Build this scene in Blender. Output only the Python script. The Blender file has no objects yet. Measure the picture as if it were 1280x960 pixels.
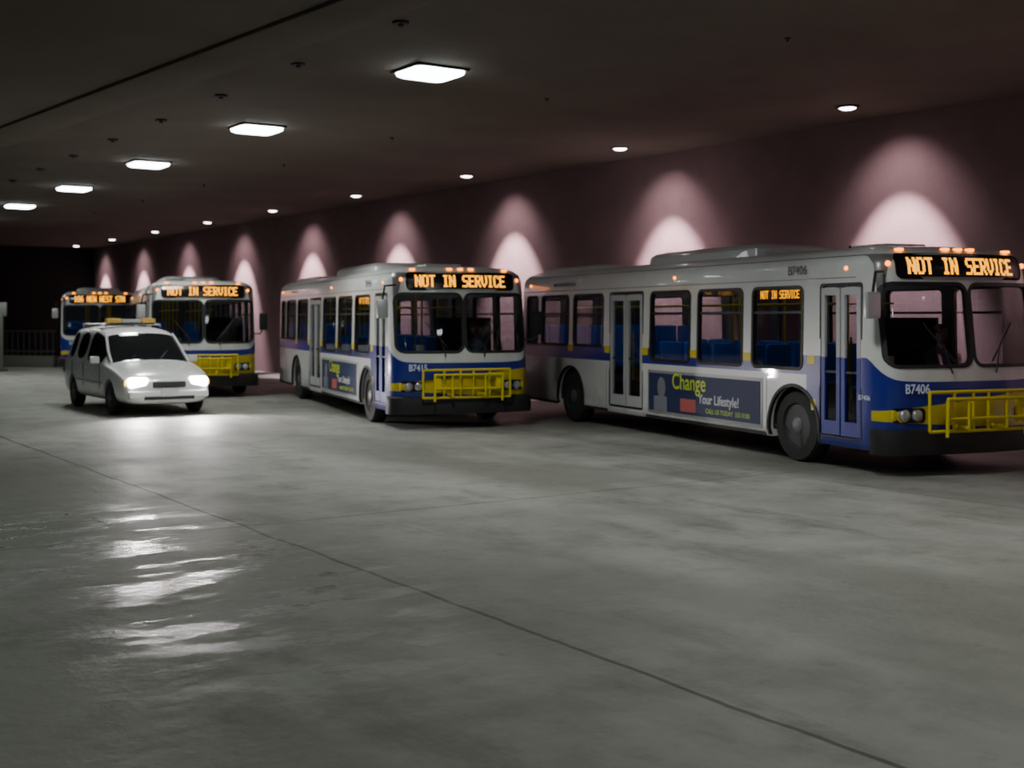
import bpy, bmesh, math, random
from mathutils import Vector, Matrix
random.seed(4)
C = bpy.context.scene.collection

# ------------------------------------------------------------------ materials
def new_mat(name):
    m = bpy.data.materials.new(name); m.use_nodes = True
    return m, m.node_tree, m.node_tree.nodes["Principled BSDF"]

def pm(name, col, rough=0.5, metal=0.0, em=None, es=0.0, coat=0.0, noise=0.08):
    m, nt, b = new_mat(name)
    b.inputs["Base Color"].default_value = (*col, 1)
    b.inputs["Roughness"].default_value = rough
    b.inputs["Metallic"].default_value = metal
    b.inputs["Coat Weight"].default_value = coat
    if em:
        b.inputs["Emission Color"].default_value = (*em, 1)
        b.inputs["Emission Strength"].default_value = es
    elif noise:
        tc = nt.nodes.new("ShaderNodeTexCoord"); n = nt.nodes.new("ShaderNodeTexNoise")
        n.inputs["Scale"].default_value = 9; n.inputs["Detail"].default_value = 5
        nt.links.new(tc.outputs["Object"], n.inputs["Vector"])
        mr = nt.nodes.new("ShaderNodeMapRange")
        mr.inputs["To Min"].default_value = max(0.02, rough-noise); mr.inputs["To Max"].default_value = min(1, rough+noise)
        nt.links.new(n.outputs["Fac"], mr.inputs["Value"]); nt.links.new(mr.outputs["Result"], b.inputs["Roughness"])
    return m

class G:
    """tiny node-expression helper"""
    def __init__(s, nt): s.nt = nt
    def m(s, op, a, b=0.0, c=None, clamp=False):
        n = s.nt.nodes.new("ShaderNodeMath"); n.operation = op; n.use_clamp = clamp
        for i, v in enumerate((a, b) if c is None else (a, b, c)):
            if isinstance(v, (int, float)): n.inputs[i].default_value = v
            else: s.nt.links.new(v, n.inputs[i])
        return n.outputs[0]
    def between(s, v, lo, hi):
        return s.m('MULTIPLY', s.m('GREATER_THAN', v, lo), s.m('LESS_THAN', v, hi))
    def mix(s, f, a, b):
        n = s.nt.nodes.new("ShaderNodeMix"); n.data_type = 'RGBA'
        for k, v in ((0, f), (6, a), (7, b)):
            if isinstance(v, tuple): n.inputs[k].default_value = (*v, 1)
            elif isinstance(v, (int, float)): n.inputs[k].default_value = v
            else: s.nt.links.new(v, n.inputs[k])
        return n.outputs[2]
    def noise(s, vec, scale, detail=4, rough=0.5, lo=None, hi=None):
        n = s.nt.nodes.new("ShaderNodeTexNoise"); n.inputs["Scale"].default_value = scale
        n.inputs["Detail"].default_value = detail; n.inputs["Roughness"].default_value = rough
        s.nt.links.new(vec, n.inputs["Vector"])
        o = n.outputs["Fac"]
        if lo is not None: o = s.smooth(o, lo, hi)
        return o
    def smooth(s, v, lo, hi, a=0.0, b=1.0):
        n = s.nt.nodes.new("ShaderNodeMapRange"); n.interpolation_type = 'SMOOTHSTEP'
        s.nt.links.new(v, n.inputs["Value"])
        n.inputs["From Min"].default_value = lo; n.inputs["From Max"].default_value = hi
        n.inputs["To Min"].default_value = a; n.inputs["To Max"].default_value = b
        return n.outputs["Result"]

WHITE = (0.62, 0.63, 0.62); BLUE = (0.008, 0.019, 0.23); YEL = (0.60, 0.47, 0.012)

def livery_mat():
    m, nt, b = new_mat("bus_livery_paint"); g = G(nt)
    tc = nt.nodes.new("ShaderNodeTexCoord"); sp = nt.nodes.new("ShaderNodeSeparateXYZ")
    nt.links.new(tc.outputs["Object"], sp.inputs[0])
    x, y, z = sp.outputs
    side = g.m('MULTIPLY', g.between(z, 1.19, 1.45), g.m('LESS_THAN', x, 0.31))
    ztop = g.smooth(x, 1.50, 1.95, 1.45, 1.16)
    front = g.m('MULTIPLY', g.m('LESS_THAN', z, ztop), g.m('GREATER_THAN', x, 0.30))
    blue = g.m('MAXIMUM', side, front)
    lo = g.m('MULTIPLY_ADD', y, -0.06, 0.60); hi = g.m('MULTIPLY_ADD', y, 0.10, 0.93)
    yel = g.m('MULTIPLY', g.m('MULTIPLY', g.m('GREATER_THAN', z, lo), g.m('LESS_THAN', z, hi)), g.m('GREATER_THAN', x, 1.62))
    c = g.mix(blue, WHITE, BLUE); c = g.mix(yel, c, YEL)
    ay = g.m('ABSOLUTE', y)
    inner = g.m('MULTIPLY', g.m('LESS_THAN', ay, 1.206), g.m('MULTIPLY', g.between(x, -9.36, 1.70), g.between(z, 0.395, 2.745)))
    c = g.mix(inner, c, (0.16, 0.16, 0.17))
    d = g.noise(tc.outputs["Object"], 3.0, 5, 0.6, 0.35, 0.75)
    low = g.smooth(z, 0.3, 1.0, 0.35, 0.08)
    c = g.mix(g.m('MULTIPLY', d, low), c, (0.10, 0.10, 0.09))
    nt.links.new(c, b.inputs["Base Color"])
    b.inputs["Roughness"].default_value = 0.32; b.inputs["Coat Weight"].default_value = 0.3
    return m

def glass_mat(name, tint, gloss_col=(0.9, 0.9, 0.9), rough=0.03):
    m = bpy.data.materials.new(name); m.use_nodes = True; nt = m.node_tree
    for n in list(nt.nodes): nt.nodes.remove(n)
    out = nt.nodes.new("ShaderNodeOutputMaterial"); mx = nt.nodes.new("ShaderNodeMixShader")
    tr = nt.nodes.new("ShaderNodeBsdfTransparent"); gl = nt.nodes.new("ShaderNodeBsdfGlossy"); fr = nt.nodes.new("ShaderNodeFresnel")
    tr.inputs[0].default_value = (*tint, 1); gl.inputs[0].default_value = (*gloss_col, 1); gl.inputs["Roughness"].default_value = rough
    fr.inputs[0].default_value = 1.5
    nt.links.new(fr.outputs[0], mx.inputs[0]); nt.links.new(tr.outputs[0], mx.inputs[1]); nt.links.new(gl.outputs[0], mx.inputs[2])
    nt.links.new(mx.outputs[0], out.inputs[0])
    return m

M = {}
M['livery'] = livery_mat()
M['glass'] = glass_mat("tinted_glass", (0.60, 0.62, 0.64))
M['blue'] = pm("blue_door_paint", BLUE, 0.45)
M['doorwhite'] = pm("white_door_paint", (.40, .41, .42), 0.45)
M['strip'] = pm("cabin_strip_light", (1, 1, 1), .5, em=(.95, .97, .9), es=1.0)  # added glowing surface that brightens the bus cabin so the seats show
M['black'] = pm("black_rubber", (0.012, 0.012, 0.013), 0.55)
M['blackgloss'] = pm("black_gloss", (0.008, 0.008, 0.01), 0.2)
M['tire'] = pm("tire_rubber", (0.02, 0.02, 0.02), 0.8)
M['rim'] = pm("steel_rim", (0.16, 0.16, 0.17), 0.5, 0.4)
M['white'] = pm("white_paint", WHITE, 0.35, coat=0.3)
M['dark'] = pm("dark_interior", (0.03, 0.03, 0.035), 0.7)
M['floorin'] = pm("bus_floor_vinyl", (0.06, 0.06, 0.07), 0.6)
M['seat'] = pm("blue_seat_fabric", (0.05, 0.18, 0.75), 0.8)
M['yellow'] = pm("yellow_powdercoat", (0.66, 0.54, 0.015), 0.4)
M['yelstripe'] = pm("yellow_vinyl", YEL, 0.4)
M['led'] = pm("amber_led", (0.1, 0.03, 0), 0.5, em=(1.0, 0.36, 0.0), es=2.8)
M['amber'] = pm("amber_marker", (0.5, 0.15, 0), 0.4, em=(1.0, 0.26, 0.01), es=5.0)
M['red'] = pm("red_lens", (0.4, 0.01, 0.01), 0.3)
M['lens'] = pm("headlamp_lens", (0.55, 0.57, 0.6), 0.12, 0.7)
M['silver'] = pm("aluminium_frame", (0.5, 0.5, 0.52), 0.4, 0.7)
M['mirror'] = pm("mirror_glass", (0.7, 0.7, 0.72), 0.05, 1.0, noise=0)
M['adblue'] = pm("advert_navy", (0.012, 0.024, 0.085), 0.5)
M['adgreen'] = pm("advert_lime", (0.5, 0.62, 0.04), 0.4)
M['adwhite'] = pm("vinyl_white", (0.6, 0.62, 0.66), 0.4)
M['adgrey'] = pm("advert_grey", (0.18, 0.19, 0.22), 0.4)
M['adred'] = pm("advert_red", (0.45, 0.10, 0.09), 0.4)
M['numdark'] = pm("vinyl_dark", (0.06, 0.06, 0.08), 0.4)
M['numwhite'] = pm("vinyl_number", (0.6, 0.66, 0.85), 0.4)
M['skin'] = pm("skin", (0.42, 0.24, 0.17), 0.55)
M['shirt'] = pm("uniform_shirt", (0.10, 0.13, 0.22), 0.85)
M['trousers'] = pm("uniform_trousers", (0.02, 0.02, 0.03), 0.85)
M['hair'] = pm("dark_hair", (0.02, 0.014, 0.01), 0.6)
M['eye'] = pm("eye_white", (0.6, 0.6, 0.6), 0.3)

# ------------------------------------------------------------------ mesh builder
class MB:
    def __init__(s): s.bm = bmesh.new(); s.mats = []
    def mi(s, m):
        if m not in s.mats: s.mats.append(m)
        return s.mats.index(m)
    def _merge(s, t, m):
        i = s.mi(m)
        for f in t.faces: f.material_index = i
        me = bpy.data.meshes.new("tmp"); t.to_mesh(me); t.free(); s.bm.from_mesh(me); bpy.data.meshes.remove(me)
    def box(s, c, d, m, rot=None, bev=0.0, seg=2):
        t = bmesh.new(); bmesh.ops.create_cube(t, size=1)
        bmesh.ops.scale(t, vec=d, verts=t.verts)
        if bev > 0: bmesh.ops.bevel(t, geom=t.edges[:], offset=bev, segments=seg, affect='EDGES', profile=0.6)
        if rot: bmesh.ops.rotate(t, cent=(0, 0, 0), matrix=rot, verts=t.verts)
        bmesh.ops.translate(t, vec=c, verts=t.verts)
        s._merge(t, m)
    def cyl(s, p0, p1, r, m, seg=12, r2=None):
        p0 = Vector(p0); p1 = Vector(p1); d = p1-p0
        t = bmesh.new(); bmesh.ops.create_cone(t, cap_ends=True, segments=seg, radius1=r, radius2=r if r2 is None else r2, depth=d.length)
        q = Vector((0, 0, 1)).rotation_difference(d.normalized()).to_matrix()
        bmesh.ops.rotate(t, cent=(0, 0, 0), matrix=q, verts=t.verts)
        bmesh.ops.translate(t, vec=(p0+p1)/2, verts=t.verts)
        s._merge(t, m)
    def path(s, pts, r, m, seg=8):
        for a, b in zip(pts, pts[1:]): s.cyl(a, b, r, m, seg)
        for p in pts[1:-1]: s.sphere(p, (r, r, r), m, 8, 6)
    def sphere(s, c, r, m, u=16, v=10):
        t = bmesh.new(); bmesh.ops.create_uvsphere(t, u_segments=u, v_segments=v, radius=1)
        bmesh.ops.scale(t, vec=r, verts=t.verts); bmesh.ops.translate(t, vec=c, verts=t.verts)
        s._merge(t, m)
    def loft(s, rings, m, cap=True, closed=True):
        t = bmesh.new(); R = [[t.verts.new(p) for p in r] for r in rings]; n = len(rings[0])
        for a, b in zip(R, R[1:]):
            for i in range(n if closed else n-1):
                j = (i+1) % n
                t.faces.new((a[i], a[j], b[j], b[i]))
        if cap: t.faces.new(R[0][::-1]); t.faces.new(R[-1])
        bmesh.ops.recalc_face_normals(t, faces=t.faces)
        s._merge(t, m)
    def lathe(s, prof, c, axis, m, seg=28):
        # prof: list of (r, h) along axis 'y'
        rings = []
        for r, h in prof:
            rings.append([(c[0]+r*math.cos(2*math.pi*k/seg), c[1]+h*axis, c[2]+r*math.sin(2*math.pi*k/seg)) for k in range(seg)])
        s.loft(rings, m)
    def poly(s, pts, m):
        t = bmesh.new(); t.faces.new([t.verts.new(p) for p in pts]); s._merge(t, m)
    def grid(s, fn, us, vs, m):
        t = bmesh.new(); V = [[t.verts.new(fn(u, v)) for v in vs] for u in us]
        for i in range(len(us)-1):
            for j in range(len(vs)-1): t.faces.new((V[i][j], V[i+1][j], V[i+1][j+1], V[i][j+1]))
        s._merge(t, m)
    def mesh(s, name, smooth=35):
        me = bpy.data.meshes.new(name); s.bm.to_mesh(me); s.bm.free()
        for m in s.mats: me.materials.append(m)
        if smooth:
            me.shade_smooth(); me.set_sharp_from_angle(angle=math.radians(smooth))
        return me

def obj(name, me, parent=None, loc=(0, 0, 0), rot=(0, 0, 0)):
    o = bpy.data.objects.new(name, me); C.objects.link(o)
    o.location = loc; o.rotation_euler = rot
    if parent: o.parent = parent
    return o
def empty(name, loc, rz):
    o = bpy.data.objects.new(name, None); C.objects.link(o); o.location = loc; o.rotation_euler = (0, 0, rz); o.empty_display_size = 0.3
    return o

def linspace(a, b, n): return [a+(b-a)*i/(n-1) for i in range(n)]

def rr(x0, x1, z0, z1, r, seg=4, sub=1):
    cs = [((x1-r, z0+r), -90), ((x1-r, z1-r), 0), ((x0+r, z1-r), 90), ((x0+r, z0+r), 180)]
    pts = []
    for k, (c, a0) in enumerate(cs):
        arc = [(c[0]+r*math.cos(math.radians(a0+90*i/seg)), c[1]+r*math.sin(math.radians(a0+90*i/seg))) for i in range(seg+1)]
        if pts and sub > 1:
            p, q = pts[-1], arc[0]
            pts += [(p[0]+(q[0]-p[0])*i/sub, p[1]+(q[1]-p[1])*i/sub) for i in range(1, sub)]
        pts += arc
    if sub > 1:
        p, q = pts[-1], pts[0]
        pts += [(p[0]+(q[0]-p[0])*i/sub, p[1]+(q[1]-p[1])*i/sub) for i in range(1, sub)]
    return pts
def ring(mb, x0, x1, z0, z1, r, w, fmap, d0, d1, m, sub=1):
    o = rr(x0-w, x1+w, z0-w, z1+w, r+w, 4, sub); i = rr(x0, x1, z0, z1, r, 4, sub)
    L = [[fmap(a, b, d0) for a, b in o], [fmap(a, b, d1) for a, b in o], [fmap(a, b, d1) for a, b in i], [fmap(a, b, d0) for a, b in i]]
    L.append(L[0])
    mb.loft(L, m, cap=False)

def boolean(me, cutters):
    o = obj("tmp_b", me); tmp = [o]
    for k in cutters:
        c = obj("tmp_c", k); tmp.append(c)
        md = o.modifiers.new("b", 'BOOLEAN'); md.operation = 'DIFFERENCE'; md.solver = 'EXACT'; md.object = c
    bpy.context.view_layer.update()
    r = bpy.data.meshes.new_from_object(o.evaluated_get(bpy.context.evaluated_depsgraph_get()))
    for t in tmp: bpy.data.objects.remove(t)
    return r

# ------------------------------------------------------------------ LED dot font
FONT = {
 'N': ["10001","11001","11001","10101","10011","10011","10001"],
 'O': ["01110","10001","10001","10001","10001","10001","01110"],
 'T': ["11111","00100","00100","00100","00100","00100","00100"],
 'I': ["01110","00100","00100","00100","00100","00100","01110"],
 'S': ["01111","10000","10000","01110","00001","00001","11110"],
 'E': ["11111","10000","10000","11110","10000","10000","11111"],
 'R': ["11110","10001","10001","11110","10100","10010","10001"],
 'V': ["10001","10001","10001","10001","10001","01010","00100"],
 'C': ["01110","10001","10000","10000","10000","10001","01110"],
 'W': ["10001","10001","10001","10101","10101","11011","10001"],
 '1': ["00100","01100","00100","00100","00100","00100","01110"],
 '0': ["01110","10001","10001","10001","10001","10001","01110"],
 '6': ["00110","01000","10000","11110","10001","10001","01110"],
 ' ': ["00000"]*7}
def led_text(mb, text, cx, cz, cw, ch, fmap, d, m, bold=1.8):
    W = len(text)*6-1; x0 = cx-W*cw/2
    for k, chh in enumerate(text):
        for r, row in enumerate(FONT[chh]):
            for c, v in enumerate(row):
                if v == '1':
                    a = x0+(k*6+c)*cw; b = cz+(3-r)*ch
                    hw, hh = cw*0.5*bold, ch*0.5
                    mb.poly([fmap(a-hw, b-hh, d), fmap(a+hw, b-hh, d), fmap(a+hw, b+hh, d), fmap(a-hw, b+hh, d)], m)

# ------------------------------------------------------------------ BUS
LV = [(0.30, .03, .02), (0.36, 0, 0), (1.35, 0, 0), (2.40, .02, .13), (2.62, .03, .16), (2.72, .06, .20), (2.79, .13, .27), (2.84, .25, .40), (2.87, .50, .65)]
REAR = -9.4
def lv(z):
    if z <= LV[0][0]: return LV[0][1:]
    for a, b in zip(LV, LV[1:]):
        if z <= b[0]:
            t = (z-a[0])/(b[0]-a[0]); return (a[1]+(b[1]-a[1])*t, a[2]+(b[2]-a[2])*t)
    return LV[-1][1:]
def outline(i, f, off=0.0, rear=REAR):
    hw = 1.275-i+off; a = hw-.35; base = 1.6-f+off
    P = [(rear+i-off, -hw+.12), (rear+i-off+.04, -hw+.04), (rear+i-off+.12, -hw)]
    for k in range(7):
        th = math.radians(90*k/6); P.append((base+.3*math.sin(th), -a-.35*math.cos(th)))
    for y in linspace(-a, a, 9)[1:-1]: P.append((base+.3+.1*(1-(y/a)**2), y))
    for k in range(7):
        th = math.radians(90-90*k/6); P.append((base+.3*math.sin(th), a+.35*math.cos(th)))
    P += [(rear+i-off+.12, hw), (rear+i-off+.04, hw-.04), (rear+i-off, hw-.12)]
    return P
def fs(y, z):
    i, f = lv(z); hw = 1.275-i; a = hw-.35; base = 1.6-f; y = abs(y)
    if y <= a: return base+.3+.1*(1-(y/a)**2)
    return base+.3*math.sqrt(max(0, 1-((y-a)/.35)**2))
def FR(a, b, d): return (fs(a, b)+d, a, b)
def SR(a, b, d): return (a, -(1.275-lv(b)[0]+d), b)
def SL(a, b, d): return (a, (1.275-lv(b)[0]+d), b)

WIN_R = [(-0.98, 0.20, 1.26), (-2.46, -1.24, 1.26), (-3.95, -2.70, 1.26), (-6.88, -5.67, 1.44), (-8.33, -7.10, 1.44), (-9.05, -8.52, 1.44)]
WIN_L = [(0.3, 1.25, 1.30), (-1.1, 0.1, 1.26), (-2.5, -1.3, 1.26), (-3.9, -2.7, 1.26), (-5.4, -4.1, 1.26), (-6.88, -5.67, 1.44), (-8.33, -7.10, 1.44)]
DOORS = [(0.60, 1.42), (-5.40, -4.22)]

def bus_parts():
    parts = []
    def add(n, mb, sm=35): parts.append((n, mb.mesh(n, sm)))
    # body
    b = MB(); b.loft([[(x, y, z) for x, y in outline(i, f)] for z, i, f in LV], M['livery']); body = b.mesh("body")
    c1 = MB(); c1.loft([[(x, y, z) for x, y in outline(lv(z)[0], lv(z)[1], -.07)] for z in (0.40, 1.35, 2.40, 2.74)], M['livery'])
    c2 = MB()
    def prism(pts, y0, y1): c2.loft([[(x, y0, z) for x, z in pts], [(x, y1, z) for x, z in pts]], M['livery'])
    for x0, x1, z0 in WIN_R: prism(rr(x0, x1, z0, 2.36, .08), -1.5, -1.0)
    for x0, x1, z0 in WIN_L: prism(rr(x0, x1, z0, 2.36, .08), 1.0, 1.5)
    for x0, x1 in DOORS: prism(rr(x0, x1, .43, 2.37, .04), -1.5, -1.0)
    for sg in (-1, 1):
        pts = rr(min(sg*.03, sg*1.185), max(sg*.03, sg*1.185), 1.35, 2.37, .12)
        c2.loft([[(1.46, y, z) for y, z in pts], [(2.4, y, z) for y, z in pts]], M['livery'])
        for ax in (0.0, -7.0):
            pts = [(ax+.56*math.cos(2*math.pi*k/32), .46+.56*math.sin(2*math.pi*k/32)) for k in range(32)]
            y0, y1 = sorted((sg*.9, sg*1.5))
            c2.loft([[(x, y0, z) for x, z in pts], [(x, y1, z) for x, z in pts]], M['livery'])
    body = boolean(body, [c1.mesh("c1", 0), c2.mesh("c2", 0)])
    body.shade_smooth(); body.set_sharp_from_angle(angle=math.radians(30))
    parts.append(("body", body))
    # glass
    g = MB()
    for wl, F in ((WIN_R, SR), (WIN_L, SL)):
        for x0, x1, z0 in wl: g.poly([F(x0-.02, z0-.02, -.03), F(x1+.02, z0-.02, -.03), F(x1+.02, 2.38, -.03), F(x0-.02, 2.38, -.03)], M['glass'])
    for x0, x1 in DOORS:
        mid = (x0+x1)/2
        for a, c in ((x0+.06, mid-.04), (mid+.04, x1-.06)):
            g.poly([SR(a, .62, -.03), SR(c, .62, -.03), SR(c, 2.26, -.03), SR(a, 2.26, -.03)], M['glass'])
    g.grid(lambda y, z: FR(y, z, -.035), linspace(-1.19, 1.19, 29), linspace(1.33, 2.39, 5), M['glass'])
    add("window_glass", g, 60)
    # window frames
    w = MB()
    for wl, F in ((WIN_R, SR), (WIN_L, SL)):
        for x0, x1, z0 in wl:
            ring(w, x0+.02, x1-.02, z0+.02, 2.34, .07, .045, F, -.05, .008, M['black'])
            w.box(((x0+x1)/2, F(0, 2.0, 0)[1]*0.982, 2.02), (x1-x0, .03, .035), M['black'])
    for sg in (-1, 1):
        a, c = sorted((sg*.045, sg*1.17))
        ring(w, a, c, 1.37, 2.35, .11, .045, FR, -.05, .010, M['black'], sub=10)
    add("window_frames", w)
    # doors
    d = MB()
    for x0, x1 in DOORS:
        mid = (x0+x1)/2; low = M['blue'] if x0 > 0 else M['doorwhite']
        for a, c in ((x0+.015, mid-.015), (mid+.015, x1-.015)):
            for q in (a+.035, c-.035):
                d.box((q, -1.245, .94), (.07, .05, 1.0), low); d.box((q, -1.243, 1.88), (.07, .05, .90), M['doorwhite'])
            d.box(((a+c)/2, -1.245, .53), (c-a-.14, .05, .18), low); d.box(((a+c)/2, -1.243, 2.29), (c-a-.14, .05, .10), M['doorwhite'])
            d.box(((a+c)/2, -1.25, 1.25), (c-a-.14, .02, .03), M['black'])
        ring(d, x0, x1, .43, 2.37, .03, .025, SR, -.03, .006, M['black'])
        for q in (mid-.10, mid+.10): d.cyl((q, -1.18, .9), (q, -1.18, 1.7), .014, M['yellow'])
    add("doors", d)
    # wheels + housings
    wh = MB(); hs = MB()
    for ax in (0.0, -7.0):
        for sg in (-1, 1):
            y = sg*1.225
            wh.lathe([(.02, -.30), (.40, -.30), (.47, -.26), (.485, -.2), (.485, -.06), (.46, -.01), (.31, 0), (.29, -.03)], (ax, y, .485), sg, M['tire'])
            dish = -.10 if ax == 0 else -.18
            wh.lathe([(.30, -.03), (.27, dish*.5), (.24, dish), (.12, dish), (.11, -.02), (.08, .0), (.0001, .0)], (ax, y, .485), sg, M['rim'])
            for k in range(8):
                t = 2*math.pi*k/8; wh.cyl((ax+.17*math.cos(t), y+sg*(dish-.01), .485+.17*math.sin(t)), (ax+.17*math.cos(t), y+sg*(dish+.03), .485+.17*math.sin(t)), .014, M['silver'], 6)
            hs.box((ax, sg*.84, .70), (1.22, .03, .76), M['dark'])
            hs.box((ax, sg*1.02, 1.07), (1.22, .36, .03), M['dark'])
            for q in (-.6, .6): hs.box((ax+q, sg*1.02, .72), (.03, .36, .70), M['dark'])
            pts_o = [(ax+.60*math.cos(t), .46+.60*math.sin(t)) for t in linspace(-.25, math.pi+.25, 24)]
            pts_i = [(ax+.555*math.cos(t), .46+.555*math.sin(t)) for t in linspace(-.25, math.pi+.25, 24)]
            F = SR if sg < 0 else SL
            hs.loft([[F(a, max(b, .3), 0) for a, b in pts_o], [F(a, max(b, .3), .012) for a, b in pts_o], [F(a, max(b, .3), .012) for a, b in pts_i], [F(a, max(b, .3), -.03) for a, b in pts_i]], M['black'], cap=False, closed=False)
    add("wheels", wh); add("wheel_housings", hs)
    # underbody & bumper
    u = MB()
    u.box((-3.9, 0, .30), (10.4, 1.6, .12), M['dark'], bev=.02)
    for ax in (0, -7): u.cyl((ax, -1.0, .47), (ax, 1.0, .47), .07, M['dark'])
    bo = [p for p in outline(0, 0, .07) if p[0] > 1.45]; bi = [p for p in outline(0, 0, -.01) if p[0] > 1.4]
    n = min(len(bo), len(bi))
    bo = bo[:n]; bi = bi[:n]
    u.loft([[(x, y, .28) for x, y in bi], [(x, y, .27) for x, y in bo], [(x+.02, y, .40) for x, y in bo], [(x, y, .55) for x, y in bo], [(x, y, .58) for x, y in bi]], M['black'], cap=False, closed=False)
    u.box((-9.43, 0, .45), (.12, 2.3, .26), M['black'], bev=.04)
    for x0, x1 in ((-6.4, -5.5), (-4.1, -.65), (-9.3, -7.6)):
        for F in (SR, SL): u.box(((x0+x1)/2, F(0, .33, .002)[1], .33), (x1-x0, .02, .05), M['black'])
    add("bumper_and_chassis", u)
    # sign
    s = MB()
    pts = rr(-1.0, 1.0, 2.43, 2.755, .08, 4, 10)
    s.loft([[FR(a, b, -.02) for a, b in pts], [FR(a, b, .018) for a, b in pts]], M['blackgloss'])
    # replace flat cap by curved grid
    s.grid(lambda y, z: FR(y, z, .021), linspace(-.97, .97, 21), linspace(2.46, 2.735, 5), M['blackgloss'])
    s.box((-.40, -1.19, 2.27), (1.0, .03, .15), M['blackgloss'])
    add("destination_sign_panel", s)
    # lamps
    l = MB()
    for y in (-.20, 0, .20): l.box((fs(y, 2.80)+.01, y, 2.81), (.08, .09, .035), M['amber'], bev=.01)
    for y in (-.86, .86): l.box((fs(y, 2.79)+.01, y, 2.80), (.08, .09, .035), M['amber'], bev=.01)
    for y in (-1.08, 1.08): l.sphere((fs(y, 2.62)+.0, y, 2.62), (.035, .035, .035), M['amber'], 10, 6)
    for F in (SR, SL):
        for x in (1.1, -3.2, -8.9): l.sphere(F(x, 2.58, .0), (.04, .018, .028), M['amber'], 10, 6)
        l.sphere(F(-2.1, .62, 0), (.05, .015, .03), M['amber'], 10, 6)
    for sg in (-1, 1):
        pts = rr(min(sg*.72, sg*1.14), max(sg*.72, sg*1.14), .66, .84, .05, 3, 5)
        l.loft([[FR(a, b, -.01) for a, b in pts], [FR(a, b, .012) for a, b in pts]], M['blackgloss'])
        for y in (.83, 1.00):
            x = fs(y, .75); l.cyl((x-.02, sg*y, .75), (x+.03, sg*y, .75), .072, M['lens'], 18); l.sphere((x+.025, sg*y, .75), (.025, .068, .068), M['lens'])
        l.box((fs(1.12, .75)-.01, sg*1.12, .75), (.06, .05, .13), M['yelstripe'], bev=.01)
        l.box((-9.41, sg*1.0, .95), (.05, .14, .45), M['red'], bev=.02)
    l.box((-9.41, 0, 1.95), (.04, 1.9, .75), M['blackgloss'], bev=.015)
    l.box((-9.41, 0, 1.0), (.04, 1.5, .7), M['dark'], bev=.015)
    for k in range(8): l.box((-9.44, 0, .72+k*.08), (.03, 1.4, .02), M['black'])
    add("lamps_and_rear_grille", l)
    # mirrors & wipers
    r = MB()
    r.path([(1.72, -1.18, 2.52), (1.88, -1.42, 2.50), (1.88, -1.46, 2.25)], .018, M['black'])
    r.box((1.87, -1.46, 2.10), (.10, .20, .33), M['silver'], bev=.035); r.box((1.815, -1.46, 2.10), (.01, .16, .28), M['mirror'])
    r.path([(1.72, 1.18, 1.55), (1.80, 1.38, 1.55), (1.80, 1.43, 1.66)], .018, M['black'])
    r.box((1.80, 1.45, 1.85), (.10, .20, .42), M['black'], bev=.035); r.box((1.745, 1.45, 1.85), (.01, .16, .36), M['mirror'])
    for sg in (-1, 1):
        y0 = sg*.35; x = fs(y0, 1.28)+.03
        r.cyl((x, y0, 1.26), (fs(sg*.45, 1.60)+.02, sg*.45, 1.62), .011, M['black'], 6)
        r.cyl((fs(sg*.30, 1.42)+.015, sg*.30, 1.40), (fs(sg*.70, 1.85)+.015, sg*.70, 1.88), .012, M['black'], 6)
    add("mirrors_and_wipers", r)
    # bike rack
    k = MB(); X = 2.10
    for z in (.56, 1.04): k.path([(X+.02, -.80, z), (X+.02, .80, z)], .022, M['yellow'])
    for y in (-.80, -.42, -.12, .12, .42, .80): k.cyl((X+.02, y, .56), (X+.02, y, 1.04), .020, M['yellow'])
    k.path([(X+.12, -.62, .50), (X+.14, -.62, .96), (X+.14, .62, .96), (X+.12, .62, .50)], .022, M['yellow'])
    k.path([(X+.12, -.62, .72), (X+.14, .62, .72)], .018, M['yellow'])
    for y in (-.3, .3):
        k.cyl((1.95, y, .60), (X+.14, y, .60), .03, M['yellow']); k.cyl((X+.14, y, .60), (X+.14, y, .96), .018, M['yellow'])
    for y in (-.55, .55): k.box((X+.09, y, .80), (.05, .10, .28), M['yellow'], bev=.015)
    add("bike_rack", k)
    # roof equipment
    p = MB()
    p.loft([[(x, y, z) for x, y in rr(-5.0+i, -1.5-i*1.6, -.80+i, .80-i, .2)] for z, i in ((2.80, 0), (2.98, .03), (3.04, .10), (3.07, .24))], M['white'])
    p.loft([[(x, y, z) for x, y in rr(-9.1+i, -6.6-i, -.95+i, .95-i, .2)] for z, i in ((2.82, 0), (2.90, .04), (2.94, .15))], M['white'])
    p.box((.4, 0, 2.90), (.7, .7, .08), M['white'], bev=.03)
    p.cyl((-.8, .3, 2.85), (-.8, .3, 3.0), .02, M['black'])
    add("roof_equipment", p)
    # side decals
    t = MB()
    for x in (-5.50, -4.12, -2.58, -1.11, -7.0, .40):
        t.box((x, -1.276, 1.39), (.20 if x < 0 else .16, .006, .12), M['yelstripe']); t.box((x-.1, 1.276, 1.39), (.2, .006, .12), M['yelstripe'])
    t.box((.46, -1.276, .80), (.10, .006, .14), M['yelstripe'])
    # ad panel
    t.box((-2.36, -1.278, .745), (3.30, .012, .70), M['silver'], bev=.004)
    t.box((-2.36, -1.284, .745), (3.20, .012, .61), M['adblue'])
    t.sphere((-3.55, -1.290, .82), (.13, .004, .17), M['adgrey']); t.box((-3.58, -1.290, .56), (.42, .004, .24), M['adgrey'], bev=.001)
    t.box((-2.72, -1.291, .58), (.46, .004, .20), M['adred'])
    t.box((-2.36, 1.278, .745), (3.30, .012, .70), M['adblue'])
    # panel seams
    for x in (-8.4, -5.52, -.62): t.box((x, -1.2755, .75), (.008, .003, .75), M['numdark'])
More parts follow.
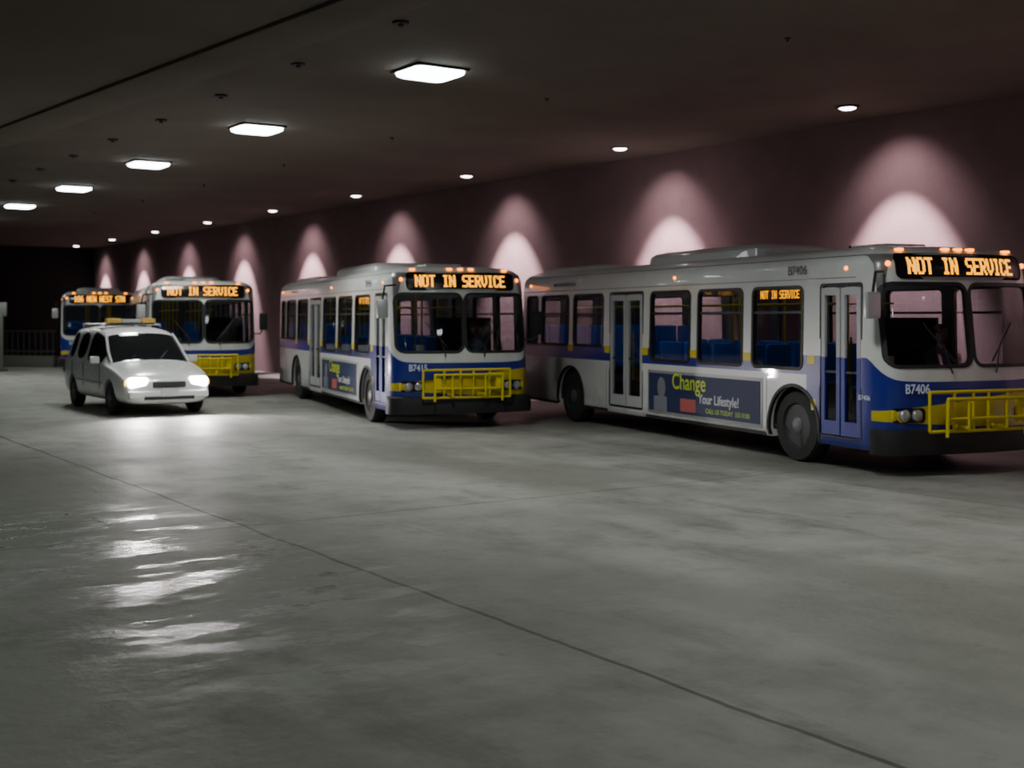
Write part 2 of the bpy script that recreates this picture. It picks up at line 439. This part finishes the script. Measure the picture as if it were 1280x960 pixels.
    for F in (SR, SL): t.box((-4.0, F(0, 2.46, .001)[1], 2.46), (10.6, .003, .012), M['adgrey'])
    add("side_graphics", t)
    # interior
    q = MB()
    q.box((-3.85, 0, .44), (10.9, 2.36, .05), M['floorin'])
    for sg in (-1, 1):
        xs = [-1.2, -2.0, -2.8, -3.6] if sg < 0 else [-1.2, -2.0, -2.8, -3.6, -4.4, -5.2]
        for x in xs+[-6.3, -7.2, -8.0, -8.7]:
            z = .86 if x > -6 else 1.10
            for yy in (.52, .96):
                q.box((x, sg*yy, z), (.42, .40, .09), M['seat'], bev=.03)
                q.box((x-.22, sg*yy, z+.36), (.08, .40, .68), M['seat'], bev=.035)
            q.cyl((x, sg*.74, .45), (x, sg*.74, z), .04, M['dark'])
        for x in (-1.0, -2.6, -4.1, -5.5, -7.1): q.cyl((x, sg*.42, .46), (x, sg*.42, 2.7), .017, M['yellow'])
        q.cyl((-8.8, sg*.42, 2.15), (0, sg*.42, 2.15), .014, M['yellow'])
        q.box((-4.6, sg*.80, 2.69), (8.4, .16, .04), M['strip'])  # added fill glow under the cabin roof
    q.box((-7.6, 0, .62), (3.0, 2.3, .34), M['floorin'])
    # cockpit
    q.box((1.52, .1, .95), (.34, 2.0, .50), M['dark'], bev=.08)
    q.box((.66, .62, .88), (.46, .48, .12), M['dark'], bev=.04); q.box((.43, .62, 1.24), (.10, .46, .66), M['dark'], bev=.04)
    q.box((.66, .62, .63), (.3, .3, .40), M['dark'])
    ce = Vector((1.22, .62, 1.22)); nrm = Vector((-.45, 0, .9)).normalized(); e1 = Vector((0, 1, 0)); e2 = nrm.cross(e1)
    cp = [ce+e1*.23*math.cos(2*math.pi*i/20)+e2*.23*math.sin(2*math.pi*i/20) for i in range(21)]
    q.path(cp, .014, M['black']); q.cyl(ce, (1.45, .62, .9), .03, M['black']); q.path([cp[0], cp[10]], .012, M['black'])
    q.box((.05, .62, 1.2), (.03, 1.1, 1.5), M['dark'])
    q.box((1.0, -.55, 1.2), (.18, .16, .5), M['silver'], bev=.02); q.cyl((.5, -.35, .46), (.5, -.35, 2.7), .017, M['yellow'])
    add("interior", q)
    return parts

def text_obj(name, body, size, loc, rot, mat, parent, off=0.0, xs=1.0, align='CENTER'):
    cu = bpy.data.curves.new(name, 'FONT'); cu.body = body; cu.size = size; cu.align_x = align; cu.align_y = 'CENTER'
    cu.extrude = .001; cu.offset = off; cu.materials.append(mat)
    o = bpy.data.objects.new(name, cu); C.objects.link(o); o.location = loc; o.rotation_euler = rot; o.scale = (xs, 1, 1); o.parent = parent
    return o

PARTS = bus_parts()
R90 = math.radians(90)
def bus(loc, heading, sign, number):
    e = empty("transit_bus", (*loc, 0), heading)
    for n, me in PARTS: obj(n, me, e)
    s = MB()
    k = 83/(len(sign)*6-1)
    led_text(s, sign, 0.0, 2.594, .0200*k, .030, FR, .026, M['led'])
    led_text(s, sign, -.40, 2.27, .0110*k, .0165, lambda a, b, d: (a, -1.208, b), 0, M['led'])
    obj("destination_sign_text", s.mesh("sign_text", 0), e)
    text_obj("front_number", number, .16, (fs(-.84, 1.08)+.035, -.84, 1.07), (R90, 0, R90-math.radians(13)), M['numwhite'], e, .004, .80)
    text_obj("side_number", number, .17, (.08, -1.262, 2.58), (R90, 0, 0), M['numdark'], e, .002)
    text_obj("web_address", "www.translink.bc.ca", .12, (-7.3, -1.262, 2.58), (R90, 0, 0), M['numdark'], e)
    text_obj("door_number", number, .09, (1.5, -1.285, .95), (R90, 0, 0), M['numwhite'], e)
    text_obj("advert_headline", "Change", .35, (-3.20, -1.297, .93), (R90, 0, 0), M['adgreen'], e, .004, .95, 'LEFT')
    text_obj("advert_line", "Your Lifestyle!", .20, (-2.40, -1.297, .70), (R90, 0, 0), M['adwhite'], e, .003, .95, 'LEFT')
    text_obj("advert_caption", "CALL US TODAY  555 0100", .10, (-2.2, -1.293, .53), (R90, 0, 0), M['adgreen'], e, .001, 1, 'LEFT')
    return e

H1 = math.atan2(-.922, .387); H2 = math.atan2(-.9366, .3505); H3 = math.atan2(-.944, .329)
b1 = bus((4.98, 17.29), H1, "NOT IN SERVICE", "B7406")
b2 = bus((-1.526, 23.65), H2, "NOT IN SERVICE", "B7415")
b3 = bus((-8.14, 32.02), H3, "NOT IN SERVICE", "B7421")
b4 = bus((-14.89, 44.72), H3, "106 NEW WEST STN", "B7433")

# ------------------------------------------------------------------ seated drivers
def skin_mesh(verts, edges, radii, lvl=2, root=0):
    me = bpy.data.meshes.new("sk"); me.from_pydata([Vector(v) for v in verts], edges, [])
    o = obj("tmp_s", me); o.modifiers.new("s", 'SKIN'); sb = o.modifiers.new("ss", 'SUBSURF'); sb.levels = lvl
    for i, r in enumerate(radii):
        sv = me.skin_vertices[0].data[i]; sv.radius = (r, r) if isinstance(r, float) else r; sv.use_root = (i == root)
    bpy.context.view_layer.update()
    r = bpy.data.meshes.new_from_object(o.evaluated_get(bpy.context.evaluated_depsgraph_get()))
    bpy.data.objects.remove(o); return r

def driver_mesh():
    V = [(.70, 0, 1.00), (.66, 0, 1.16), (.64, 0, 1.32), (.66, 0, 1.44), (.69, 0, 1.54), (.71, 0, 1.62)]
    E = [(0, 1), (1, 2), (2, 3), (3, 4), (4, 5)]
    Rd = [(.15, .13), (.15, .12), (.16, .12), (.14, .10), .055, .05]
    for sg in (-1, 1):
        n = len(V)
        V += [(.66, sg*.17, 1.43), (.80, sg*.24, 1.25), (.92, sg*.24, 1.16), (1.10, sg*.20, 1.22), (1.16, sg*.195, 1.24)]
        E += [(3, n), (n, n+1), (n+1, n+2), (n+2, n+3), (n+3, n+4)]; Rd += [.065, .052, .044, .028, .032]
        n = len(V)
        V += [(.76, sg*.11, .99), (1.14, sg*.15, 1.02), (1.12, sg*.15, .76), (1.14, sg*.15, .55), (1.30, sg*.17, .50)]
        E += [(0, n), (n, n+1), (n+1, n+2), (n+2, n+3), (n+3, n+4)]; Rd += [.095, .065, .056, .042, .038]
    me = skin_mesh(V, E, Rd)
    me.materials.clear()
    for m in ('shirt', 'trousers', 'skin', 'black'): me.materials.append(M[m])
    for p in me.polygons:
        c = p.center
        if c.x > 1.05 and c.z > 1.15: i = 2
        elif c.z > 1.53: i = 2
        elif c.z < .60: i = 3
        elif c.z < 1.03 or (c.x > .85 and c.z < 1.10): i = 1
        else: i = 0
        p.material_index = i
    bm = MB(); bm.mats = [M['shirt'], M['trousers'], M['skin'], M['black']]; bm.bm.from_mesh(me)
    # fingers curled round the wheel rim
    for sg in (-1, 1):
        for k in range(4):
            L = (.9, 1.0, .95, .75)[k]; y = sg*(.165+.021*k); b0 = Vector((1.165, y, 1.25-.002*k))
            f = skin_mesh([b0, b0+Vector((.035*L, 0, .012)), b0+Vector((.058*L, 0, -.012)), b0+Vector((.05*L, 0, -.035))], [(0, 1), (1, 2), (2, 3)], [.011, .010, .009, .008], 1)
            i0 = len(bm.bm.faces); bm.bm.from_mesh(f); bm.bm.faces.ensure_lookup_table()
            for fc in bm.bm.faces[i0:]: fc.material_index = 2
        b0 = Vector((1.13, sg*.165, 1.24))
        f = skin_mesh([b0, b0+Vector((.025, -sg*.03, .0)), b0+Vector((.05, -sg*.03, -.012))], [(0, 1), (1, 2)], [.013, .011, .009], 1)
        i0 = len(bm.bm.faces); bm.bm.from_mesh(f); bm.bm.faces.ensure_lookup_table()
        for fc in bm.bm.faces[i0:]: fc.material_index = 2
    # head
    hc = Vector((.73, 0, 1.73))
    bm.sphere(hc, (.095, .075, .120), M['skin'], 24, 16)
    bm.sphere(hc+Vector((.02, 0, -.06)), (.075, .058, .062), M['skin'], 16, 12)
    bm.cyl(hc+Vector((.085, 0, .01)), hc+Vector((.108, 0, -.028)), .008, M['skin'], 8, .016)
    for sg in (-1, 1):
        bm.sphere(hc+Vector((.083, sg*.030, .010)), (.012, .014, .009), M['eye'], 10, 8)
        bm.sphere(hc+Vector((.092, sg*.030, .010)), (.005, .006, .006), M['hair'], 8, 6)
        bm.sphere(hc+Vector((0, sg*.078, -.005)), (.018, .010, .030), M['skin'], 10, 8)
        bm.box(hc+Vector((.088, sg*.030, .030)), (.01, .032, .007), M['hair'])
    bm.sphere(hc+Vector((.085, 0, -.060)), (.012, .024, .006), M['red'], 10, 6)
    bm.sphere(hc+Vector((-.018, 0, .028)), (.100, .083, .108), M['hair'], 20, 14)
    return bm.mesh("bus_driver", 60)
DM = driver_mesh()
for bb in (b1, b2):
    h = bb.rotation_euler[2]; off = Matrix.Rotation(h, 3, 'Z') @ Vector((0, .62, 0))
    obj("bus_driver", DM, None, (bb.location.x+off.x, bb.location.y+off.y, 0), (0, 0, h))

# ------------------------------------------------------------------ MINIVAN
M['vanpaint'] = pm("van_white_paint", (0.78, 0.79, 0.80), 0.25, coat=0.5)
M['vanglass'] = pm("van_dark_glass", (0.012, 0.014, 0.016), 0.06, noise=0, coat=0.3)
M['head'] = pm("headlamp_on", (1, 1, 1), 0.3, em=(1.0, 0.95, 0.92), es=70.0)
M['plate'] = pm("licence_plate", (0.6, 0.6, 0.62), 0.4)
M['amberlens'] = pm("amber_lens", (0.75, 0.50, 0.10), 0.25, em=(1, .55, .1), es=0.10)
def van():
    e = empty("minivan", (-7.33, 25.44, 0), math.atan2(-.839, .545))
    # x, w, zb, belt, wr, zr
    ST = [(.97, .62, .34, .60, .56, .66), (.93, .78, .26, .66, .70, .74), (.80, .88, .22, .74, .78, .83), (.45, .93, .22, .86, .82, .93), (-.15, .95, .22, .97, .82, 1.03),
          (-.30, .95, .22, .99, .82, 1.06), (-.62, .95, .22, 1.0, .77, 1.33), (-1.02, .95, .22, 1.0, .71, 1.62), (-1.18, .95, .22, 1.01, .70, 1.69), (-1.6, .955, .22, 1.02, .70, 1.74),
          (-1.88, .955, .22, 1.02, .70, 1.755), (-1.98, .955, .22, 1.02, .70, 1.76), (-2.85, .95, .22, 1.03, .69, 1.76), (-2.95, .95, .22, 1.03, .69, 1.76), (-3.50, .94, .22, 1.04, .67, 1.74),
          (-3.60, .93, .24, 1.04, .67, 1.72), (-3.80, .91, .28, 1.02, .74, 1.30), (-3.88, .88, .32, .98, .80, 1.06), (-3.93, .80, .38, .90, .72, .94)]
    t = bmesh.new(); R = []
    for x, w, zb, bl, wr, zr in ST:
        h = [(0, zb), (w-.12, zb), (w-.02, zb+.14), (w, (zb+bl)/2+.05), (w-.02, bl-.03), (w-.05, bl), (wr+.02, zr-.09), (wr-.10, zr-.01), (0, zr+.02)]
        r = [(x, y, z) for y, z in h]+[(x, -y, z) for y, z in h[-2:0:-1]]
        R.append([t.verts.new(p) for p in r])
    n = len(R[0])
    for si, (a, b) in enumerate(zip(R, R[1:])):
        xm = (ST[si][0]+ST[si+1][0])/2
        for i in range(n):
            j = (i+1) % n; f = t.faces.new((a[i], a[j], b[j], b[i])); k = min(i, n-1-i)
            gl = False
            if k == 5 and (-1.88 < xm < -.62 or -2.85 < xm < -1.98 or -3.50 < xm < -2.95): gl = True
            if k in (6, 7) and (-1.02 < xm < -.30): gl = True
            if k in (6, 7) and (-3.80 < xm < -3.60): gl = True
            f.material_index = 1 if gl else 0
    t.faces.new(R[0][::-1]); t.faces.new(R[-1]); bmesh.ops.recalc_face_normals(t, faces=t.faces)
    cl = t.edges.layers.float.get('crease_edge') or t.edges.layers.float.new('crease_edge')
    for ed in t.edges:
        ms = {f.material_index for f in ed.link_faces}
        if len(ms) > 1: ed[cl] = .75
    me = bpy.data.meshes.new("vb"); t.to_mesh(me); t.free(); me.materials.append(M['vanpaint']); me.materials.append(M['vanglass'])
    o = obj("tmpv", me); md = o.modifiers.new("s", 'SUBSURF'); md.levels = 2
    bpy.context.view_layer.update(); me2 = bpy.data.meshes.new_from_object(o.evaluated_get(bpy.context.evaluated_depsgraph_get())); bpy.data.objects.remove(o)
    c = MB()
    for ax in (0, -2.9):
        for sg in (-1, 1):
            y0, y1 = sorted((sg*.66, sg*1.2)); c.cyl((ax, y0, .34), (ax, y1, .34), .385, M['black'], 32)
    me2 = boolean(me2, [c.mesh("vc", 0)]); me2.shade_smooth(); me2.set_sharp_from_angle(angle=math.radians(40))
    obj("body", me2, e)
    w = MB()
    for ax in (0, -2.9):
        for sg in (-1, 1):
            y = sg*.93
            w.lathe([(.02, -.22), (.28, -.22), (.325, -.19), (.33, -.05), (.31, -.01), (.21, 0), (.20, -.02)], (ax, y, .33), sg, M['tire'])
            w.lathe([(.205, -.02), (.18, -.05), (.10, -.03), (.05, 0), (.0001, .0)], (ax, y, .33), sg, M['rim'])
            for k in range(6):
                a = 2*math.pi*k/6; w.box((ax+.12*math.cos(a), y-sg*.02, .33+.12*math.sin(a)), (.16, .03, .035), M['rim'], rot=Matrix.Rotation(-a, 3, 'Y'))
    obj("wheels", w.mesh("vw"), e)
    d = MB()
    d.box((.955, 0, .62), (.06, .66, .12), M['black'], bev=.02)
    for k in range(3): d.box((.985, 0, .585+k*.035), (.02, .62, .010), M['rim'])
    d.box((.90, 0, .43), (.20, 1.60, .16), M['vanpaint'], bev=.06, seg=3)
    d.box((.985, 0, .36), (.05, 1.0, .07), M['black'], bev=.01)
    d.box((1.01, 0, .47), (.015, .34, .16), M['plate'])
    d.box((-3.92, 0, .45), (.16, 1.66, .20), M['vanpaint'], bev=.05)
    for sg in (-1, 1):
        d.box((.87, sg*.60, .665), (.18, .38, .20), M['head'], bev=.07, seg=3)
        d.box((.76, sg*.82, .655), (.18, .08, .13), M['amberlens'], bev=.03)
        d.box((-.72, sg*1.03, 1.08), (.12, .20, .15), M['vanpaint'], bev=.04); d.box((-.785, sg*1.03, 1.08), (.01, .16, .11), M['mirror'])
        d.path([(-.28, sg*.80, 1.03), (-.62, sg*.775, 1.26), (-1.05, sg*.70, 1.60)], .028, M['vanpaint'])
        d.cyl((-1.5, sg*.58, 1.80), (-3.4, sg*.58, 1.80), .018, M['silver'])
        for x in (-1.5, -2.4, -3.4): d.cyl((x, sg*.58, 1.74), (x, sg*.58, 1.80), .018, M['silver'])
        for z in (.62,): d.box((-1.5, sg*.955, z), (2.0, .02, .05), M['silver'], bev=.008)
        for x in (-.62, -1.93, -2.9): d.box((x, sg*.952, .75), (.008, .012, .5), M['numdark'])
        for x in (-1.7, -2.15): d.box((x, sg*.962, .90), (.14, .02, .03), M['vanpaint'], bev=.008)
        d.box((-3.86, sg*.80, .85), (.06, .14, .36), M['red'], bev=.02)
        d.cyl((-.30, sg*.30-.1, 1.085), (-.62, sg*.30+.2, 1.30), .010, M['black'], 6)
    for x in (-1.75, -3.1): d.cyl((x, -.58, 1.81), (x, .58, 1.81), .014, M['silver'])
    obj("trim_and_lamps", d.mesh("vt"), e)
    b = MB()
    b.box((-1.75, 0, 1.825), (.22, 1.00, .03), M['black'], bev=.01)
    for y in (-.37, .37): b.box((-1.75, y, 1.885), (.24, .30, .10), M['amberlens'], bev=.03)
    b.box((-1.75, 0, 1.875), (.22, .42, .08), M['plate'], bev=.02)
    obj("roof_light_bar", b.mesh("vl"), e)
    for sg in (-1, 1):
        L = bpy.data.lights.new("headlamp_beam", 'SPOT'); L.energy = 420; L.spot_size = math.radians(120); L.spot_blend = .9; L.shadow_soft_size = .06; L.color = (1, .93, .92)
        lo = bpy.data.objects.new("headlamp_beam", L); C.objects.link(lo); lo.parent = e; lo.location = (1.05, sg*.60, .66); lo.rotation_euler = (math.radians(90-26), 0, -R90)
van()

# ------------------------------------------------------------------ ROOM  (local frame x = distance to side wall, y = along the wall)
RZ = math.atan2(.559, .829); HC = 5.47
def P(p, t, z=0): return Vector((.829*p-.559*t, .559*p+.829*t, z))

def floor_mat():
    m, nt, b = new_mat("stained_concrete_floor"); g = G(nt)
    tc = nt.nodes.new("ShaderNodeTexCoord"); sp = nt.nodes.new("ShaderNodeSeparateXYZ"); O = tc.outputs["Object"]
    nt.links.new(O, sp.inputs[0]); x, y, z = sp.outputs
    mp = nt.nodes.new("ShaderNodeMapping"); mp.inputs["Scale"].default_value = (1.0, .35, 1); nt.links.new(O, mp.inputs[0]); S = mp.outputs[0]
    mp2 = nt.nodes.new("ShaderNodeMapping"); mp2.inputs["Rotation"].default_value = (0, 0, RZ); mp2.inputs["Scale"].default_value = (.55, 1.5, 1); nt.links.new(O, mp2.inputs[0]); T = mp2.outputs[0]
    big = g.noise(S, .32, 5, .6, .38, .62); mid = g.noise(O, 1.1, 7, .7, .42, .70); fine = g.noise(O, 30, 4, .7)
    c = g.mix(big, (0.120, 0.122, 0.108), (0.265, 0.262, 0.252))
    c = g.mix(g.m('MULTIPLY', mid, .55), c, (0.085, 0.089, 0.074))
    stain = g.noise(S, .8, 8, .75, .52, .66)
    c = g.mix(g.m('MULTIPLY', stain, .65), c, (0.048, 0.052, 0.042))
    streak = g.noise(T, .5, 6, .6, .50, .72)
    c = g.mix(g.m('MULTIPLY', streak, .35), c, (0.060, 0.064, 0.052))
    blot = g.noise(O, 3.2, 8, .75, .56, .70)
    c = g.mix(g.m('MULTIPLY', blot, .5), c, (0.05, 0.05, 0.040))
    # darker, greener towards the open side of the hall
    openside = g.smooth(x, 1.0, 8.0, .55, 0.0)
    c = g.mix(g.m('MULTIPLY', openside, g.noise(S, .5, 4, .6, .2, .6)), c, (0.085, 0.100, 0.066))
    c = g.mix(g.m('MULTIPLY', fine, .22), c, (0.32, 0.32, 0.28))
    # saw-cut joints
    wob = g.m('MULTIPLY', g.m('SUBTRACT', g.noise(O, 1.2, 4), .5), .12)
    jx = g.m('LESS_THAN', g.m('ABSOLUTE', g.m('SUBTRACT', g.m('ADD', x, wob), 4.4)), .020)
    fx = g.m('LESS_THAN', g.m('PINGPONG', g.m('ADD', g.m('ADD', x, wob), 2.6), 3.5), .014)
    fy = g.m('LESS_THAN', g.m('PINGPONG', g.m('ADD', g.m('ADD', y, wob), 3.0), 3.5), .016)
    fy = g.m('MULTIPLY', fy, g.m('GREATER_THAN', y, 9.0))
    j = g.m('MAXIMUM', jx, g.m('MULTIPLY', g.m('MAXIMUM', fx, fy), .75))
    c = g.mix(g.m('MULTIPLY', j, .85), c, (0.02, 0.02, 0.018))
    nt.links.new(c, b.inputs["Base Color"])
    # damp patches
    dx = g.m('DIVIDE', g.m('SUBTRACT', x, 3.1), 1.7); dy = g.m('DIVIDE', g.m('SUBTRACT', y, 9.6), 4.6)
    rad = g.m('SQRT', g.m('ADD', g.m('MULTIPLY', dx, dx), g.m('MULTIPLY', dy, dy)))
    area = g.smooth(rad, .45, 1.15, 1, 0)
    wet = g.m('MULTIPLY', area, g.noise(T, 1.7, 6, .65, .49, .58))
    r0 = g.smooth(big, 0, 1, .56, .66)
    r0 = g.m('ADD', r0, g.m('MULTIPLY', mid, .12))
    r = g.m('SUBTRACT', r0, g.m('MULTIPLY', wet, .40))
    nt.links.new(r, b.inputs["Roughness"])
    bp = nt.nodes.new("ShaderNodeBump"); bp.inputs["Strength"].default_value = .5; bp.inputs["Distance"].default_value = .02
    hgt = g.m('ADD', g.noise(O, 7, 6, .6), g.m('MULTIPLY', j, -1.5))
    nt.links.new(hgt, bp.inputs["Height"]); nt.links.new(bp.outputs[0], b.inputs["Normal"])
    return m
def rough_mat(name, c1, c2, rough, scale=1.2, bump=.25):
    m, nt, b = new_mat(name); g = G(nt); tc = nt.nodes.new("ShaderNodeTexCoord"); O = tc.outputs["Object"]
    c = g.mix(g.noise(O, scale, 7, .6, .3, .7), c1, c2); nt.links.new(c, b.inputs["Base Color"]); b.inputs["Roughness"].default_value = rough
    bp = nt.nodes.new("ShaderNodeBump"); bp.inputs["Strength"].default_value = bump; bp.inputs["Distance"].default_value = .02
    nt.links.new(g.noise(O, 25, 5, .6), bp.inputs["Height"]); nt.links.new(bp.outputs[0], b.inputs["Normal"])
    return m
MF = floor_mat(); MW = rough_mat("mauve_concrete_wall", (0.225, 0.142, 0.150), (0.26, 0.165, 0.174), .9)
MC = rough_mat("dark_ceiling_plaster", (0.108, 0.090, 0.072), (0.132, 0.110, 0.088), .95, .6)
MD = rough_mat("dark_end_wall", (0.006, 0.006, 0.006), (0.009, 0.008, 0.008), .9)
def slab(name, p0, p1, t0, t1, z0, z1, m):
    b = MB(); b.box(((p0+p1)/2, (t0+t1)/2, (z0+z1)/2), (p1-p0, t1-t0, z1-z0), m)
    return obj(name, b.mesh(name, 0), None, (0, 0, 0), (0, 0, RZ))
slab("floor", -14, 17.9, -10, 64.3, -.2, 0, MF)
slab("ceiling", -14, 17.9, -10, 64.3, HC, HC+.3, MC)
slab("wall_right", 17.6, 17.9, -10, 64.3, 0, HC, MW)
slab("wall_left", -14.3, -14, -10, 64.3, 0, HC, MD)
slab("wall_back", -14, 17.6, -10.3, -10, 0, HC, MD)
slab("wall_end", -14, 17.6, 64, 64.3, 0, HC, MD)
# ceiling beam (slightly oblique)
bmb = MB(); bmb.box((.42, 12, 0), (.84, 50, .05), MC, bev=.015)
obj("ceiling_beam", bmb.mesh("ceiling_beam"), None, (-1.99, 13.74, HC-.025), (0, 0, math.atan2(.633, .774)))

# big rectangular ceiling lights: luminous lens plus its downward reflector beam
M['panel'] = pm("luminous_diffuser", (1, 1, 1), .5, em=(0.90, 0.98, 1.0), es=16)
M['housing'] = pm("fixture_housing", (0.06, 0.06, 0.06), .7)
lb = MB()
lb.box((0, 0, -.02), (.84, .80, .04), M['housing'], bev=.01)
lb.loft([[(x, y, z) for x, y in rr(-.40+i, .40-i, -.38+i, .38-i, .12)] for z, i in ((-.04, 0), (-.08, .01), (-.105, .06), (-.115, .16))], M['panel'])
LM = lb.mesh("lens")
def panel(p, t, energy, col):
    e = empty("ceiling_light_panel", P(p, t, HC), RZ); obj("lens_and_housing", LM, e)
    L = bpy.data.lights.new("reflector_beam", 'SPOT'); L.energy = energy; L.spot_size = math.radians(138); L.spot_blend = .85; L.shadow_soft_size = .3; L.color = col
    lo = bpy.data.objects.new("reflector_beam", L); C.objects.link(lo); lo.parent = e; lo.location = (0, 0, -.45)
for k in range(-3, 6):
    t = 15.25+6.33*k
    if t > -9: panel(8.88, t, 600 if k >= -1 else 520, (.97, 1.0, .93))
# added unseen row, dimmer, over the open lane, to brighten van and floor
for k in range(0, 4): panel(1.0, 3.5+9.5*k, 230, (.92, 1.0, .84))
# wall-wash downlights
M['bulb'] = pm("downlight_lens", (1, 1, 1), .5, em=(1.0, .90, .92), es=14)
db = MB()
db.lathe([(.19, 0), (.19, -.03), (.15, -.035)], (0, 0, 0), 1, M['housing'])
db2 = MB(); db2.lathe([(.145, 0), (.14, -.03), (.08, -.055), (.001, -.06)], (0, 0, 0), 1, M['bulb'])
def to_z(me):
    me.transform(Matrix.Rotation(R90, 4, 'X')); return me
D1 = to_z(db.mesh("dl_trim")); D2 = to_z(db2.mesh("dl_lens"))
for k in range(-3, 9):
    t = 14+6*k
    e = empty("wall_wash_downlight", P(16.18, t, HC), RZ)
    obj("trim_ring", D1, e); obj("lens", D2, e, (0, 0, -.005))
    for nm, en, size, blend, tilt in (("inner_beam", 2900, 58, .60, 21), ("outer_beam", 150, 88, .9, 38), ("spill_beam", 30, 120, 1.0, 25)):
        L = bpy.data.lights.new(nm, 'SPOT'); L.energy = en; L.spot_size = math.radians(size); L.spot_blend = blend; L.shadow_soft_size = .05; L.color = (1.0, .83, .86)
        lo = bpy.data.objects.new(nm, L); C.objects.link(lo); lo.parent = e; lo.location = (0, 0, -.12)
        lo.rotation_euler = Vector((math.sin(math.radians(tilt)), 0, -math.cos(math.radians(tilt)))).to_track_quat('-Z', 'Y').to_euler()
# flush sprinkler cans
sb = MB(); sb.cyl((0, 0, 0), (0, 0, -.03), .10, M['dark'], 16); sb.cyl((0, 0, -.03), (0, 0, -.06), .035, M['dark'], 8)
SM = sb.mesh("ceiling_sprinkler")
for k in range(9): obj("ceiling_sprinkler", SM, None, P(7.15, 12.97+2.93*k, HC), (0, 0, RZ))
sb = MB(); sb.cyl((0, 0, 0), (0, 0, -.02), .04, M['dark'], 12); sb.cyl((0, 0, -.02), (0, 0, -.05), .015, M['dark'], 8)
SM2 = sb.mesh("ceiling_sprinkler_small")
for k in range(7): obj("ceiling_sprinkler", SM2, None, P(11.6, 11.0+5.2*k, HC), (0, 0, RZ))

# distant railing and post
rb = MB(); M['conc'] = pm("weathered_concrete", (.11, .115, .10), .85); M['rail'] = pm("grey_rail", (.06, .065, .06), .6, .3)
rb.box((0, 0, .22), (4.2, .25, .44), M['conc'], bev=.02)
for i in range(15): rb.cyl((-2.0+i*.285, 0, .44), (-2.0+i*.285, 0, 1.42), .022, M['rail'], 6)
for z in (.62, 1.42): rb.cyl((-2.1, 0, z), (2.1, 0, z), .03, M['rail'], 8)
obj("guard_railing", rb.mesh("guard_railing"), None, (-19.9, 49.4, 0), (0, 0, -.35))
pb = MB(); pb.cyl((0, 0, 0), (0, 0, 2.1), .07, M['conc'], 12); pb.box((0, 0, .03), (.3, .3, .06), M['rail'], bev=.01); pb.box((0, 0, 2.25), (.45, .05, .5), M['conc'], bev=.02)
obj("sign_post", pb.mesh("sign_post"), None, (-18.6, 45.2, 0), (0, 0, -.3))

# ------------------------------------------------------------------ world & camera
w = bpy.data.worlds.new("World"); bpy.context.scene.world = w; w.use_nodes = True
w.node_tree.nodes["Background"].inputs[0].default_value = (0, 0, 0, 1)
cam = bpy.data.cameras.new("camera"); co = bpy.data.objects.new("camera", cam); C.objects.link(co)
co.location = (0, 0, 1.95); co.rotation_euler = (R90, 0, 0)
cam.sensor_width = 36; cam.lens = 1550/1280*36; cam.shift_y = -83/1280; cam.clip_end = 300
cam.dof.use_dof = True; cam.dof.focus_distance = 9.0; cam.dof.aperture_fstop = 2.0
bpy.context.scene.camera = co
